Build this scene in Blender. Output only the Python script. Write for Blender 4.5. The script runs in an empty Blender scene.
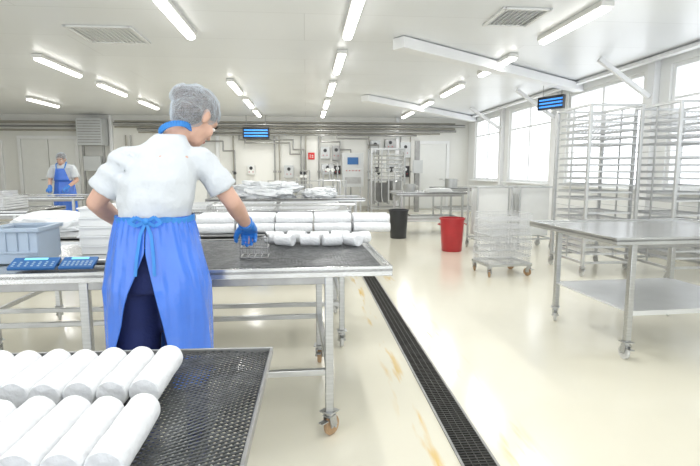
import bpy,bmesh,math,random
from mathutils import Vector,Matrix,noise
random.seed(4)
S=bpy.context.scene
COL=S.collection
V=Vector
# ---------------------------------------------------------------- materials
def M(name,col,rough=.5,metal=0,var=0,vs=6,bump=0,bs=60,emit=0,coat=0,alpha=1,stretch=None,spec=.5,crough=.03,trans=0):
    m=bpy.data.materials.new(name); m.use_nodes=True
    nt=m.node_tree; N=nt.nodes; L=nt.links
    b=N['Principled BSDF']
    b.inputs['Base Color'].default_value=(*col,1)
    b.inputs['Roughness'].default_value=rough
    b.inputs['Metallic'].default_value=metal
    b.inputs['Specular IOR Level'].default_value=spec
    b.inputs['Coat Weight'].default_value=coat
    b.inputs['Coat Roughness'].default_value=crough
    b.inputs['Transmission Weight'].default_value=trans
    b.inputs['Alpha'].default_value=alpha
    if emit:
        b.inputs['Emission Color'].default_value=(*col,1); b.inputs['Emission Strength'].default_value=emit
    tc=N.new('ShaderNodeTexCoord'); mp=N.new('ShaderNodeMapping')
    L.new(tc.outputs['Object'],mp.inputs['Vector'])
    if stretch: mp.inputs['Scale'].default_value=stretch
    nz=N.new('ShaderNodeTexNoise'); nz.inputs['Scale'].default_value=vs; nz.inputs['Detail'].default_value=4
    L.new(mp.outputs[0],nz.inputs['Vector'])
    cr=N.new('ShaderNodeValToRGB')
    v=max(var,.015)
    cr.color_ramp.elements[0].position=.3; cr.color_ramp.elements[1].position=.7
    cr.color_ramp.elements[0].color=(*[max(0,c*(1-v)) for c in col],1)
    cr.color_ramp.elements[1].color=(*[min(1,c*(1+v)) for c in col],1)
    L.new(nz.outputs['Fac'],cr.inputs[0]); L.new(cr.outputs[0],b.inputs['Base Color'])
    if bump:
        n2=N.new('ShaderNodeTexNoise'); n2.inputs['Scale'].default_value=bs; n2.inputs['Detail'].default_value=3
        L.new(mp.outputs[0],n2.inputs['Vector'])
        bp=N.new('ShaderNodeBump'); bp.inputs['Strength'].default_value=bump; bp.inputs['Distance'].default_value=.02
        L.new(n2.outputs['Fac'],bp.inputs['Height']); L.new(bp.outputs[0],b.inputs['Normal'])
        if coat: L.new(bp.outputs[0],b.inputs['Coat Normal'])
    return m
steel=M('brushed_steel',(.47,.475,.47),.30,.85,.12,8,.02,90,stretch=(1,12,12))
steel_d=M('dull_steel',(.35,.35,.345),.42,.8,.15,9)
steel_r=M('rack_steel',(.54,.55,.55),.35,.5,.08,9)
steel_top=M('worktop_steel',(.53,.535,.53),.20,.8,.1,3,.03,40)
steel_sh=M('shelf_steel',(.68,.69,.69),.28,.5,.05,3,.02,40)
dark=M('dark_mesh',(.085,.09,.095),.38,.5,.3,30)
greym=M('grey_mesh',(.24,.245,.25),.35,.7,.25,30)
black=M('black_rubber',(.02,.02,.022),.6,0,.2,20)
whitep=M('white_plastic',(.77,.78,.77),.4,0,.03,4)
wire_w=M('white_wire',(.68,.69,.70),.4,.1,.05,9)
wire_r=M('tray_wire_grey',(.58,.59,.60),.4,.25,.05,9)
cheese=M('cheese_white',(.75,.76,.775),.65,0,.05,14,.4,50)
cloth_w=M('white_cloth',(.75,.77,.79),.85,0,.04,9,.5,22)
shirt_m=M('shirt_fabric',(.58,.61,.64),.9,0,.03,6,.7,12)
apron_m=M('blue_vinyl_apron',(.045,.17,.68),.27,0,.10,6,.35,9,coat=.45,crough=.12)
apron_s=M('blue_strap',(.03,.22,.62),.5,0,.1,9)
navy=M('navy_trousers',(.010,.020,.11),.8,0,.2,9,.3,30)
glove_m=M('blue_glove',(.03,.2,.62),.35,0,.1,20,.2,60)
skin=M('skin',(.60,.37,.28),.5,0,.06,20,.05,200)
lips=M('lips',(.5,.18,.16),.5)
eyew=M('eye_white',(.8,.8,.78),.2)
eyed=M('eye_iris',(.05,.03,.02),.2)
hair_m=M('brown_hair',(.17,.145,.135),.5,0,.5,26,.4,60,stretch=(1,1,4))
net_m=M('white_hair_net',(.62,.68,.74),.5,0,.1,20)
crate_m=M('pale_crate_plastic',(.50,.60,.72),.35,0,.05,5,trans=.35)
panel_b=M('blue_keypad',(.015,.11,.32),.3,0,.1,9)
key_m=M('key_grey',(.35,.45,.55),.4)
red_m=M('red_plastic',(.42,.025,.03),.35,0,.08,6)
blackp=M('black_plastic',(.025,.027,.03),.4,0,.1,6)
wall_m=M('wall_cream',(.80,.80,.765),.42,0,.03,.8)
wallr_m=M('wall_white',(.81,.82,.81),.45,0,.03,.8)
frame_m=M('window_frame_white',(.84,.85,.85),.4)
door_m=M('door_white',(.78,.79,.77),.4)
beam_m=M('beam_white',(.82,.83,.84),.5,0,.02,3)
pipe_m=M('pipe_tan',(.38,.36,.31),.45,.2,.1,3)
pipe_g=M('pipe_grey',(.33,.33,.32),.35,.7,.1,3)
cab_m=M('cabinet_grey',(.54,.56,.57),.4,0,.04,3)
lamp_h=M('lamp_housing',(.72,.72,.70),.5)
lamp_e=M('lamp_tube',(1,.99,.96),.5,emit=6)
vent_m=M('vent_white',(.72,.73,.73),.5)
vent_d=M('vent_grey_slats',(.40,.41,.41),.5)
blue_e=M('blue_lamp_tube',(.06,.32,.9),.5,emit=1.3)
clog_m=M('white_clog',(.75,.75,.74),.4)
screen_e=M('display_cyan',(.2,.6,.8),.4,emit=.6)
base_m=M('baseboard_grey',(.58,.57,.52),.4)
wheel_m=M('wheel_white',(.6,.6,.58),.4,0,.1,20)
wheel_r=M('wheel_orange',(.42,.27,.15),.5,0,.2,20)

def glass_mat():
    m=bpy.data.materials.new('window_glass'); m.use_nodes=True
    nt=m.node_tree; nt.nodes.clear(); N=nt.nodes; L=nt.links
    o=N.new('ShaderNodeOutputMaterial'); mx=N.new('ShaderNodeMixShader'); t=N.new('ShaderNodeBsdfTransparent'); g=N.new('ShaderNodeBsdfGlossy')
    g.inputs['Roughness'].default_value=.05; mx.inputs[0].default_value=.06
    L.new(t.outputs[0],mx.inputs[1]); L.new(g.outputs[0],mx.inputs[2]); L.new(mx.outputs[0],o.inputs[0]); return m
glass=glass_mat()

def floor_mat():
    m=M('epoxy_floor',(.80,.765,.635),.17,0,.03,.9,.05,1.8,coat=.4,crough=.15)
    nt=m.node_tree;N=nt.nodes;L=nt.links;b=N['Principled BSDF']
    src=b.inputs['Base Color'].links[0].from_socket
    tc=[n for n in N if n.type=='TEX_COORD'][0]
    sx=N.new('ShaderNodeSeparateXYZ'); L.new(tc.outputs['Object'],sx.inputs[0])
    def ma(op,a,bb=None,c=None):
        n=N.new('ShaderNodeMath'); n.operation=op
        for i,q in enumerate((a,bb,c)):
            if q is None: continue
            if isinstance(q,(int,float)): n.inputs[i].default_value=q
            else: L.new(q,n.inputs[i])
        return n.outputs[0]
    def band(x0,w):
        d=ma('DIVIDE',ma('ABSOLUTE',ma('SUBTRACT',sx.outputs['X'],x0)),w)
        n=N.new('ShaderNodeMath'); n.operation='SUBTRACT'; n.use_clamp=True
        n.inputs[0].default_value=1; L.new(d,n.inputs[1]); return n.outputs[0]
    bands=ma('ADD',band(.56,.10),band(.98,.12))
    mp=N.new('ShaderNodeMapping'); mp.inputs['Scale'].default_value=(16,1.9,1); mp.inputs['Location'].default_value=(2.3,.4,0)
    L.new(tc.outputs['Object'],mp.inputs[0])
    nz=N.new('ShaderNodeTexNoise'); nz.inputs['Scale'].default_value=1; nz.inputs['Detail'].default_value=3; L.new(mp.outputs[0],nz.inputs[0])
    cr=N.new('ShaderNodeValToRGB'); cr.color_ramp.elements[0].position=.53; cr.color_ramp.elements[1].position=.68
    L.new(nz.outputs['Fac'],cr.inputs[0])
    fac=ma('MULTIPLY',ma('MULTIPLY',cr.outputs[0],bands),1.0)
    mix=N.new('ShaderNodeMixRGB'); L.new(fac,mix.inputs[0]); L.new(src,mix.inputs[1]); mix.inputs[2].default_value=(.76,.52,.16,1)
    mix.use_clamp=True
    L.new(mix.outputs[0],b.inputs['Base Color'])
    return m
floor_m=floor_mat()

def ceil_mat():
    m=M('ceiling_panels',(.78,.80,.82),.30,0,.03,.5)
    nt=m.node_tree;N=nt.nodes;L=nt.links;b=N['Principled BSDF']
    src=b.inputs['Base Color'].links[0].from_socket
    tc=[n for n in N if n.type=='TEX_COORD'][0]
    br=N.new('ShaderNodeTexBrick'); br.inputs['Scale'].default_value=1; br.inputs['Brick Width'].default_value=6; br.inputs['Row Height'].default_value=1.15
    br.inputs['Mortar Size'].default_value=.006; br.inputs['Color1'].default_value=(1,1,1,1); br.inputs['Color2'].default_value=(.97,.97,.97,1); br.inputs['Mortar'].default_value=(.82,.82,.82,1)
    L.new(tc.outputs['Object'],br.inputs['Vector'])
    mix=N.new('ShaderNodeMixRGB'); mix.blend_type='MULTIPLY'; mix.inputs[0].default_value=1
    L.new(src,mix.inputs[1]); L.new(br.outputs[0],mix.inputs[2]); L.new(mix.outputs[0],b.inputs['Base Color'])
    return m
ceil_m=ceil_mat()
# ---------------------------------------------------------------- mesh builder
class MB:
    def __init__(s): s.bm=bmesh.new()
    def hexa(s,P):
        v=[s.bm.verts.new(p) for p in P]
        for f in ((0,3,2,1),(4,5,6,7),(0,1,5,4),(1,2,6,5),(2,3,7,6),(3,0,4,7)): s.bm.faces.new([v[i] for i in f])
        return s
    def box(s,c,d,R=None):
        c=V(c); h=V(d)/2
        P=[V((sx*h.x,sy*h.y,sz*h.z)) for sz in(-1,1) for sx,sy in((-1,-1),(1,-1),(1,1),(-1,1))]
        if R is not None: P=[R@p for p in P]
        return s.hexa([c+p for p in P])
    def bar(s,p0,p1,w,h,up=(0,0,1)):
        p0=V(p0);p1=V(p1);d=(p1-p0)
        if d.length<1e-6: return s
        d.normalize(); up=V(up)
        if abs(d.dot(up))>.99: up=V((0,1,0))
        a=d.cross(up).normalized()*w/2; b=a.cross(d).normalized()*h/2
        P=[p0-a-b,p0+a-b,p1+a-b,p1-a-b,p0-a+b,p0+a+b,p1+a+b,p1-a+b]
        return s.hexa(P)
    def cyl(s,p0,p1,r,r2=None,seg=12):
        p0=V(p0);p1=V(p1); r2=r if r2 is None else r2
        d=(p1-p0)
        if d.length<1e-6: return s
        d.normalize(); up=V((0,0,1)) if abs(d.z)<.95 else V((0,1,0))
        a=d.cross(up).normalized(); b=d.cross(a)
        A=[];B=[]
        for i in range(seg):
            t=2*math.pi*i/seg; o=a*math.cos(t)+b*math.sin(t)
            A.append(s.bm.verts.new(p0+o*r)); B.append(s.bm.verts.new(p1+o*r2))
        for i in range(seg):
            j=(i+1)%seg; s.bm.faces.new((A[i],A[j],B[j],B[i]))
        s.bm.faces.new(A[::-1]); s.bm.faces.new(B); return s
    def sph(s,c,r,seg=16,R=None):
        if not hasattr(r,'__len__'): r=(r,r,r)
        m=Matrix.Translation(V(c))@(R.to_4x4() if R is not None else Matrix.Identity(4))@Matrix.Diagonal((*r,1))
        bmesh.ops.create_uvsphere(s.bm,u_segments=seg,v_segments=max(6,seg//2+2),radius=1,matrix=m); return s
    def tube(s,pts,r,seg=10):
        for i in range(len(pts)-1): s.cyl(pts[i],pts[i+1],r,seg=seg)
        for p in pts[1:-1]: s.sph(p,r,seg)
        return s
    def limb(s,pts,rad,seg=18):
        for i in range(len(pts)-1): s.cyl(pts[i],pts[i+1],rad[i],rad[i+1],seg=seg)
        for p,r in zip(pts,rad): s.sph(p,r*1.0,seg)
        return s
    def loft(s,rings,n=28,closed=True,a0=0,a1=2*math.pi,cap=True,fn=None):
        R=[]
        full=closed
        for k,(c,ax,ay) in enumerate(rings):
            row=[]
            cnt=n if full else n+1
            for i in range(cnt):
                t=a0+(a1-a0)*i/n; f=fn(k,t) if fn else 1
                row.append(s.bm.verts.new(V(c)+(V(ax)*math.cos(t)+V(ay)*math.sin(t))*f))
            R.append(row)
        for k in range(len(R)-1):
            m=len(R[k])
            for i in range(m if full else m-1):
                j=(i+1)%m; s.bm.faces.new((R[k][i],R[k][j],R[k+1][j],R[k+1][i]))
        if full and cap: s.bm.faces.new(R[0][::-1]); s.bm.faces.new(R[-1])
        return s
    def lathe(s,prof,c=(0,0,0),seg=24,R=None):
        c=V(c); R=R or Matrix.Identity(3); rows=[]
        for r,z in prof:
            if r<1e-6: rows.append([s.bm.verts.new(c+R@V((0,0,z)))])
            else: rows.append([s.bm.verts.new(c+R@V((r*math.cos(2*math.pi*i/seg),r*math.sin(2*math.pi*i/seg),z))) for i in range(seg)])
        for a,b in zip(rows,rows[1:]):
            for i in range(seg):
                j=(i+1)%seg
                if len(a)==1 and len(b)==1: continue
                if len(a)==1: s.bm.faces.new((a[0],b[j],b[i]))
                elif len(b)==1: s.bm.faces.new((a[i],a[j],b[0]))
                else: s.bm.faces.new((a[i],a[j],b[j],b[i]))
        return s
    def mesh(s,name,mat,smooth=True,off=None,fix=True):
        bm=s.bm
        if off is not None:
            for v in bm.verts: v.co-=V(off)
        if fix: bmesh.ops.recalc_face_normals(bm,faces=bm.faces)
        if smooth:
            for f in bm.faces: f.smooth=True
            for e in bm.edges:
                if len(e.link_faces)==2 and e.calc_face_angle(0)>.6: e.smooth=False
        me=bpy.data.meshes.new(name); bm.to_mesh(me); bm.free(); me.materials.append(mat); return me
    def obj(s,name,mat,parent=None,loc=(0,0,0),smooth=True,off=None,bevel=0,rot=(0,0,0),fix=True):
        return put(name,s.mesh(name,mat,smooth,off,fix),parent,loc,rot,bevel)
def put(name,me,parent=None,loc=(0,0,0),rot=(0,0,0),bevel=0):
    o=bpy.data.objects.new(name,me); COL.objects.link(o); o.location=loc; o.rotation_euler=rot
    if parent: o.parent=parent
    if bevel:
        b=o.modifiers.new('bevel','BEVEL'); b.width=bevel; b.segments=2; b.limit_method='ANGLE'; b.angle_limit=.7
    return o
def tag(o,label,cat,group=None):
    o['label']=label; o['category']=cat
    if group: o['group']=group
    return o
def thing(name,label,cat,loc=(0,0,0),rz=0,group=None):
    e=bpy.data.objects.new(name,None); COL.objects.link(e); e.location=loc; e.rotation_euler=(0,0,rz); e.empty_display_size=.1
    return tag(e,label,cat,group)
def struct(o,label=None,cat='room'):
    o['kind']='structure'; o['label']=label or o.name.replace('_',' '); o['category']=cat; return o
def copy_thing(src,loc,rz=0,label=None):
    n=src.copy(); COL.objects.link(n); n.location=loc; n.rotation_euler=(0,0,rz)
    if label: n['label']=label
    def rec(a,b):
        for ch in list(a.children):
            c=ch.copy(); COL.objects.link(c); c.parent=b; rec(ch,c)
    rec(src,n); return n
# ---------------------------------------------------------------- people first (light depsgraph)
def finish(o,vox,it=6,fac=.5):
    m=o.modifiers.new('r','REMESH'); m.mode='VOXEL'; m.voxel_size=vox; m.use_smooth_shade=True
    s=o.modifiers.new('s','SMOOTH'); s.iterations=it; s.factor=fac
    dg=bpy.context.evaluated_depsgraph_get(); dg.update()
    me=bpy.data.meshes.new_from_object(o.evaluated_get(dg)); mats=[x for x in o.data.materials]
    o.modifiers.clear(); o.data=me
    if not me.materials:
        for x in mats: me.materials.append(x)
    for p in me.polygons: p.use_smooth=True
    return o
def hand(mb,W,dr,pn,ts,curl=35,fat=1.0):
    W=V(W); dr=V(dr).normalized(); pn=V(pn); pn=(pn-dr*pn.dot(dr)).normalized(); lat=dr.cross(pn).normalized()*ts
    kn=[(.030,.088,.072),(.010,.093,.080),(-.011,.090,.075),(-.030,.082,.060)]
    for i,(lo,kd,ln) in enumerate(kn):
        K=W+dr*kd+lat*lo
        mb.limb([W+lat*lo*.55,W+dr*kd*.55+lat*lo*.9,K],[.019*fat,.0155*fat,.0115*fat],12)
        p=K; a=math.radians(curl*.7+4*i)
        for sg,(fr,r) in enumerate(((.45,.0098),(.31,.0088),(.24,.0078))):
            d=dr*math.cos(a)+pn*math.sin(a); q=p+d*ln*fr
            mb.limb([p,q],[r*fat*1.04,r*fat],10); p=q; a+=math.radians(curl)
    B=W+dr*.025+lat*.022
    t1=B+(dr*.6+lat*.65+pn*.35).normalized()*.042; t2=t1+(dr*.8+lat*.3+pn*.45).normalized()*.032; t3=t2+(dr*.85+pn*.5).normalized()*.024
    mb.limb([B,t1,t2,t3],[.017*fat,.0125*fat,.0105*fat,.0085*fat],12)
def head(mb,c,R,k=1.0):
    c=V(c); T=lambda p:c+R@(V(p)*k)
    s=lambda p,r:mb.sph(T(p),[q*k for q in r],20,R)
    s((0,-.012,.035),(.075,.094,.082)); s((0,.018,-.02),(.064,.072,.085)); s((0,.045,-.075),(.040,.042,.032)); s((0,.068,-.09),(.020,.018,.017))
    s((.034,.058,-.022),(.027,.026,.03)); s((-.034,.058,-.022),(.027,.026,.03)); s((0,.07,.035),(.05,.018,.014))
    mb.limb([T((0,.083,.018)),T((0,.102,-.020))],[.007*k,.0115*k],12); s((.011,.094,-.023),(.008,.009,.007)); s((-.011,.094,-.023),(.008,.009,.007))
    s((0,.083,-.052),(.022,.010,.006)); s((0,.081,-.062),(.020,.011,.007))
    for sx in(-1,1): s((sx*.077,-.008,-.005),(.010,.020,.033)); s((sx*.080,-.016,.012),(.008,.016,.016))
def face_parts(root,off,c,R,k=1.0):
    c=V(c)-V(off); T=lambda p:c+R@(V(p)*k)
    for sx in(-1,1):
        e=MB().sph(T((sx*.031,.077,.008)),(.0135*k,.011*k,.008*k),14,R).obj('eye',eyew,root)
        MB().sph(T((sx*.031,.086,.008)),.0052*k,10).obj('iris',eyed,e)
        MB().limb([T((sx*.016,.090,.028)),T((sx*.034,.088,.034)),T((sx*.050,.076,.029))],[.003*k,.0035*k,.002*k],8).obj('eyebrow',eyed,root)
    MB().sph(T((0,.087,-.057)),(.019*k,.007*k,.008*k),14,R).obj('mouth',lips,root)
def cap(root,off,c,R,k=1.0,bun=None):
    c=V(c); T=lambda p:c+R@(V(p)*k)
    def shell(g,name,mat,vox):
        mb=MB(); mb.sph(T((0,-.022,.042)),[(.080+g)*k,(.098+g)*k,(.080+g)*k],28,R); mb.sph(T((0,-.042,.0)),[(.076+g)*k,(.070+g)*k,(.080+g)*k],28,R)
        if bun: mb.sph(T(bun),[(.046+g)*k,(.040+g)*k,(.044+g)*k],24,R)
        o=mb.obj(name,mat,root,off=off); finish(o,vox,5)
        Ri=R.inverted(); cc=c-V(off)
        bm=bmesh.new(); bm.from_mesh(o.data)
        kill=[f for f in bm.faces if (lambda q:(q.y>.048*k and q.z<.050*k) or (q.z<-.072*k and not bun))(Ri@(f.calc_center_median()-cc))]
        bmesh.ops.delete(bm,geom=kill,context='FACES'); bm.to_mesh(o.data); bm.free()
        return o
    shell(0,'hair',hair_m,.006)
    n=shell(.007,'hair_net',net_m,.0062)
    for v in n.data.vertices:
        p=v.co; v.co=p+v.normal*(.006*noise.noise(p*32))+.003*noise.noise_vector(p*60)
    bm=bmesh.new(); bm.from_mesh(n.data); bmesh.ops.triangulate(bm,faces=bm.faces,quad_method='ALTERNATE')
    bm.to_mesh(n.data); bm.free()
    w_=n.modifiers.new('net','WIREFRAME'); w_.thickness=.0009; w_.use_even_offset=False
def person(root,off,spine,shirt,neck,hc,Rh,arms,legs,sh_ax,vox,k=1.0,sleeve=.78,sr=.062,bun=None):
    ax=V(sh_ax).normalized(); ay=V((0,0,1)).cross(ax).normalized()
    mb=MB()
    mb.loft([(c,ax*w,ay*d) for c,w,d in spine])
    mb.limb(neck,[.054,.044,.043]); head(mb,hc,Rh,k)
    for sh,el,wr,dr,pn,ts,curl in arms:
        sh,el,wr=V(sh),V(el),V(wr)
        mb.limb([sh,(sh+el)/2,el],[.046,.042,.037]); mb.limb([el,el.lerp(wr,.3),wr],[.037,.039,.026]); hand(mb,wr,dr,pn,ts,curl)
    for hp,kn,an,toe in legs: mb.limb([hp,kn],[.085,.055]); mb.limb([kn,V(kn).lerp(V(an),.3),an],[.055,.054,.038]); mb.limb([an,toe],[.038,.03])
    finish(mb.obj('body',skin,root,off=off),vox,4)
    face_parts(root,off,hc,Rh,k)
    mb=MB(); mb.loft([(c,ax*w,ay*d) for c,w,d in shirt])
    for sh,el,*_ in arms:
        sh,el=V(sh),V(el); e2=sh.lerp(el,sleeve)
        inn=V(shirt[-3][0]); mb.limb([inn.lerp(sh,.35)+V((0,0,.004)),sh],[sr*1.0,sr])
        mb.limb([sh,sh.lerp(e2,.55)],[sr,sr*1.02]); mb.cyl(sh.lerp(e2,.5),e2,sr*1.02,sr*1.14,20)
    o=mb.obj('shirt',shirt_m,root,off=off); finish(o,.007,7)
    for v in o.data.vertices:
        p=v.co; v.co=p+v.normal*(.009*noise.noise(V((p.x*9,p.y*9,p.z*5)))+.005*noise.noise(p*20+V((3,1,0)))+.005*math.sin(70*(p.z+.5*p.x+.04*noise.noise(p*6)))*max(0,noise.noise(p*5+V((7,0,0))))*2) 
    mb=MB(); mb.loft([(c,ax*(w+.012),ay*(d+.014)) for c,w,d in spine[:3]])
    for hp,kn,an,toe in legs: mb.limb([hp,kn,V(an)+V((0,0,.03))],[.105,.078,.07])
    finish(mb.obj('trousers',navy,root,off=off),.009,5)
    for hp,kn,an,toe in legs:
        an=V(an);toe=V(toe); d=(toe-an); d.z=0; d.normalize(); s_=V((0,0,1)).cross(d)
        mb=MB(); rings=[]
        for t,w,h in((-.06,.028,.06),(-.03,.04,.085),(.03,.042,.09),(.09,.046,.07),(.15,.045,.05),(.18,.028,.035)):
            c=V((an.x,an.y,0))+d*t; c.z=h/2; rings.append((c,s_*w,V((0,0,h/2))))
        mb.loft(rings,n=20).obj('shoe',clog_m,root,off=off)
    for sh,el,wr,dr,pn,ts,curl in arms:
        mb=MB(); hand(mb,wr,dr,pn,ts,curl,1.16); el,wr=V(el),V(wr); mb.cyl(wr.lerp(el,.16),wr,.036,.031,18)
        finish(mb.obj('glove',glove_m,root,off=off),.004,3)
def Rz(a): return Matrix.Rotation(math.radians(a),3,'Z')
def Rx(a): return Matrix.Rotation(math.radians(a),3,'X')
def apron(root,off,c0,zt,zb,w0,d0,w1,d1,gl=34,gr=34,zopen=.98):
    nz,na=60,200; bm=bmesh.new(); rows=[]; back=-math.pi/2
    for k in range(nz+1):
        z=zt+(zb-zt)*k/nz; t=(zt-z)/(zt-zb)
        f=min(1,t*2.4)**.75; ww=w0+(w1-w0)*f; dd=d0+(d1-d0)*f
        q=max(0,min(1,(zopen-z)/.42))**.9
        g1=math.radians(gr)*q+.012; g2=math.radians(gl)*q+.012
        row=[]
        for i in range(na+1):
            s=i/na; a=back+g1+(2*math.pi-g1-g2)*s
            ca,sa=math.cos(a),math.sin(a)
            vert=.030*noise.noise(V((ca*5,sa*5,z*1.6)))+.016*noise.noise(V((ca*12,sa*12,z*2.6)))
            crease=-abs(noise.noise(V((ca*6+z*3,sa*6,z*7))))*.022+.007
            fold=1+.018*(.35+t)*math.sin(9*a+2*math.sin(z*8))+vert+crease+(.022*math.sin(38*a)*max(0,1-t*5))
            edge=.02*math.exp(-min(s,1-s)*22)*t
            row.append(bm.verts.new(V((c0[0]+ca*(ww+edge)*fold,c0[1]+sa*(dd+edge)*fold,z+.006*math.sin(13*a)*t))-V(off)))
        rows.append(row)
    for a,b in zip(rows,rows[1:]):
        for i in range(na): bm.faces.new((a[i],a[i+1],b[i+1],b[i]))
    mb=MB(); mb.bm.free(); mb.bm=bm
    o=mb.obj('apron',apron_m,root,fix=True); m=o.modifiers.new('s','SOLIDIFY'); m.thickness=.003
    for p in o.data.polygons: p.use_smooth=True
    return o
OFF=(-.60,2.05,0)
w=thing('person','worker in white shirt, hair net and blue apron, holding basket','person',OFF)
hc=(-.460,2.205,1.515); Rh=Rz(-40)@Rx(-42)
spine=[((-.60,2.05,.82),.15,.10),((-.60,2.05,.90),.165,.112),((-.60,2.06,1.0),.145,.105),((-.60,2.07,1.12),.12,.09),((-.588,2.085,1.25),.125,.09),((-.575,2.105,1.35),.12,.08),((-.56,2.125,1.405),.075,.06),((-.545,2.14,1.44),.052,.050)]
shirt=[((-.602,2.05,1.03),.135,.112),((-.602,2.06,1.09),.134,.112),((-.602,2.065,1.14),.142,.118),((-.598,2.07,1.18),.150,.122),((-.592,2.085,1.26),.150,.120),((-.58,2.105,1.335),.134,.098),((-.565,2.125,1.40),.092,.072),((-.545,2.14,1.447),.058,.055)]
neck=[(-.55,2.14,1.40),(-.52,2.155,1.46),(-.48,2.175,1.50)]
def fixts(a): return a[:5]+((a[5] if V(a[3]).cross(V(a[4])).x>0 else -a[5]),)+a[6:]
arms=[fixts(((-.718,2.075,1.335),(-.848,2.105,1.168),(-.832,2.35,1.05),(.3,.8,-.4),(.1,-.4,-.9),1,30)),
      fixts(((-.428,2.15,1.335),(-.315,2.17,1.165),(-.283,2.40,1.04),(.0,.85,-.5),(0,-.5,-.86),-1,48))]
legs=[((-.69,2.06,.84),(-.70,2.07,.47),(-.70,2.05,.09),(-.71,2.20,.03)),((-.51,2.06,.84),(-.50,2.07,.47),(-.50,2.05,.09),(-.49,2.20,.03))]
person(w,OFF,spine,shirt,neck,hc,Rh,arms,legs,(.97,.16,0),.006,k=.97,sr=.056,sleeve=.70)
cap(w,OFF,hc,Rh,1.0,bun=(-.02,-.098,.035))
apron(w,OFF,(-.605,2.055),1.12,.45,.142,.118,.208,.166,gl=40,gr=22,zopen=.99)
N=40
mb=MB()
pts=[V((-.604+.150*math.cos(2*math.pi*i/N),2.06+.126*math.sin(2*math.pi*i/N),1.108+.004*math.sin(i)))for i in range(N+1)]
for a,b in zip(pts,pts[1:]): mb.bar(a,b,.006,.022)
mb.obj('waist_tie',apron_s,w,off=OFF)
mb=MB(); c=V((-.60,1.925,1.108)); mb.sph(c,(.014,.012,.014),12)
for sx in(-1,1):
    P=[c,c+V((sx*.035,-.012,.018)),c+V((sx*.06,-.012,-.002)),c+V((sx*.035,-.014,-.016)),c]
    for a,b in zip(P,P[1:]): mb.bar(a,b,.004,.012)
    P=[c,c+V((sx*.02,-.012,-.05)),c+V((sx*.03,-.030,-.13)),c+V((sx*.035,-.045,-.2))]
    for a,b in zip(P,P[1:]): mb.bar(a,b,.012,.004,up=(0,1,0))
mb.obj('apron_bow',apron_s,w,off=OFF)
mb=MB(); pts=[]
for i in range(N+1):
    a=2*math.pi*i/N; pts.append(V((-.532+.062*math.cos(a),2.145+.060*math.sin(a),1.452+.015*math.cos(a)-.03*math.sin(a))))
for a,b in zip(pts,pts[1:]): mb.bar(a,b,.010,.022)
mb.obj('neck_strap',apron_s,w,off=OFF)
w2=thing('person','worker facing forward in white shirt, hair net and blue bib apron','person',(-4.72,10.3,0),math.pi)
O0=(0,0,0)
hc2=(0,.07,1.50); Rh2=Rx(-24)
spine2=[((0,0,.80),.15,.10),((0,0,.88),.165,.11),((0,0,.98),.15,.105),((0,.0,1.10),.13,.095),((0,.01,1.22),.15,.105),((0,.02,1.33),.155,.095),((0,.03,1.39),.10,.07),((0,.035,1.42),.06,.055)]
shirt2=[((0,0,.96),.155,.115),((0,0,1.05),.155,.112),((0,0,1.1),.16,.115),((0,.0,1.16),.165,.12),((0,.01,1.25),.17,.12),((0,.02,1.34),.165,.105),((0,.03,1.39),.115,.078),((0,.035,1.425),.068,.06)]
arms2=[((-.175,.02,1.335),(-.25,.03,1.10),(-.16,.24,.97),(.3,.85,-.35),(0,-.4,-.9),1,30),((.175,.02,1.335),(.25,.03,1.10),(.16,.24,.97),(-.3,.85,-.35),(0,-.4,-.9),-1,30)]
legs2=[((-.09,0,.82),(-.095,.01,.46),(-.095,0,.09),(-.1,.15,.03)),((.09,0,.82),(.095,.01,.46),(.095,0,.09),(.1,.15,.03))]
person(w2,O0,spine2,shirt2,[(0,.03,1.38),(0,.045,1.43),(0,.06,1.47)],hc2,Rh2,arms2,legs2,(1,0,0),.009,sr=.068)
cap(w2,O0,hc2,Rh2,1.02)
apron(w2,O0,(0,0),1.10,.4,.165,.125,.21,.165)
mb=MB(); rows=[]
for k in range(9):
    t=k/8; z=1.09+.24*t; hw=.15-.07*t; row=[]
    for i in range(13):
        x=-hw+2*hw*i/12; row.append(mb.bm.verts.new((x,.018+.128*math.sqrt(max(0,1-(x/.2)**2))+.012*t,z)))
    rows.append(row)
for a,b in zip(rows,rows[1:]):
    for i in range(12): mb.bm.faces.new((a[i],a[i+1],b[i+1],b[i]))
o=mb.obj('apron_bib',apron_m,w2); m=o.modifiers.new('s','SOLIDIFY'); m.thickness=.004; m.offset=0
mb=MB()
for s in(-1,1): 
    P=[V((s*.075,.13,1.33)),V((s*.09,.10,1.41)),V((s*.075,.02,1.45)),V((s*.03,-.04,1.44))]
    for a,b in zip(P,P[1:]): mb.bar(a,b,.02,.012)
mb.obj('neck_strap',apron_s,w2)
# ---------------------------------------------------------------- room
RY=16.5; RX=5.4; LX=-11; CZ=3.0; NY=-2.2
struct(MB().box(((RX+LX)/2,(RY+NY)/2,-.05),(RX-LX+.6,RY-NY+.6,.1)).obj('floor',floor_m,smooth=False),'glossy cream epoxy factory floor with faint yellow stains','floor')
struct(MB().box(((RX+LX)/2,(RY+NY)/2,CZ+.05),(RX-LX+.6,RY-NY+.6,.1)).obj('ceiling',ceil_m,smooth=False),'white panelled ceiling with long seams','ceiling')
struct(MB().box(((RX+LX)/2,RY+.1,CZ/2),(RX-LX+.4,.2,CZ)).obj('wall_back',wall_m,smooth=False),'cream sandwich-panel wall','wall')
struct(MB().box((LX-.1,(RY+NY)/2,CZ/2),(.2,RY-NY,CZ)).obj('wall_left',wall_m,smooth=False),'cream sandwich-panel wall','wall')
wins=[(13.85,15.85),(10.85,13.15),(7.8,10.15),(4.75,7.2),(1.75,4.2)]
WZ0,WZ1=1.0,2.86
mb=MB()
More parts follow.
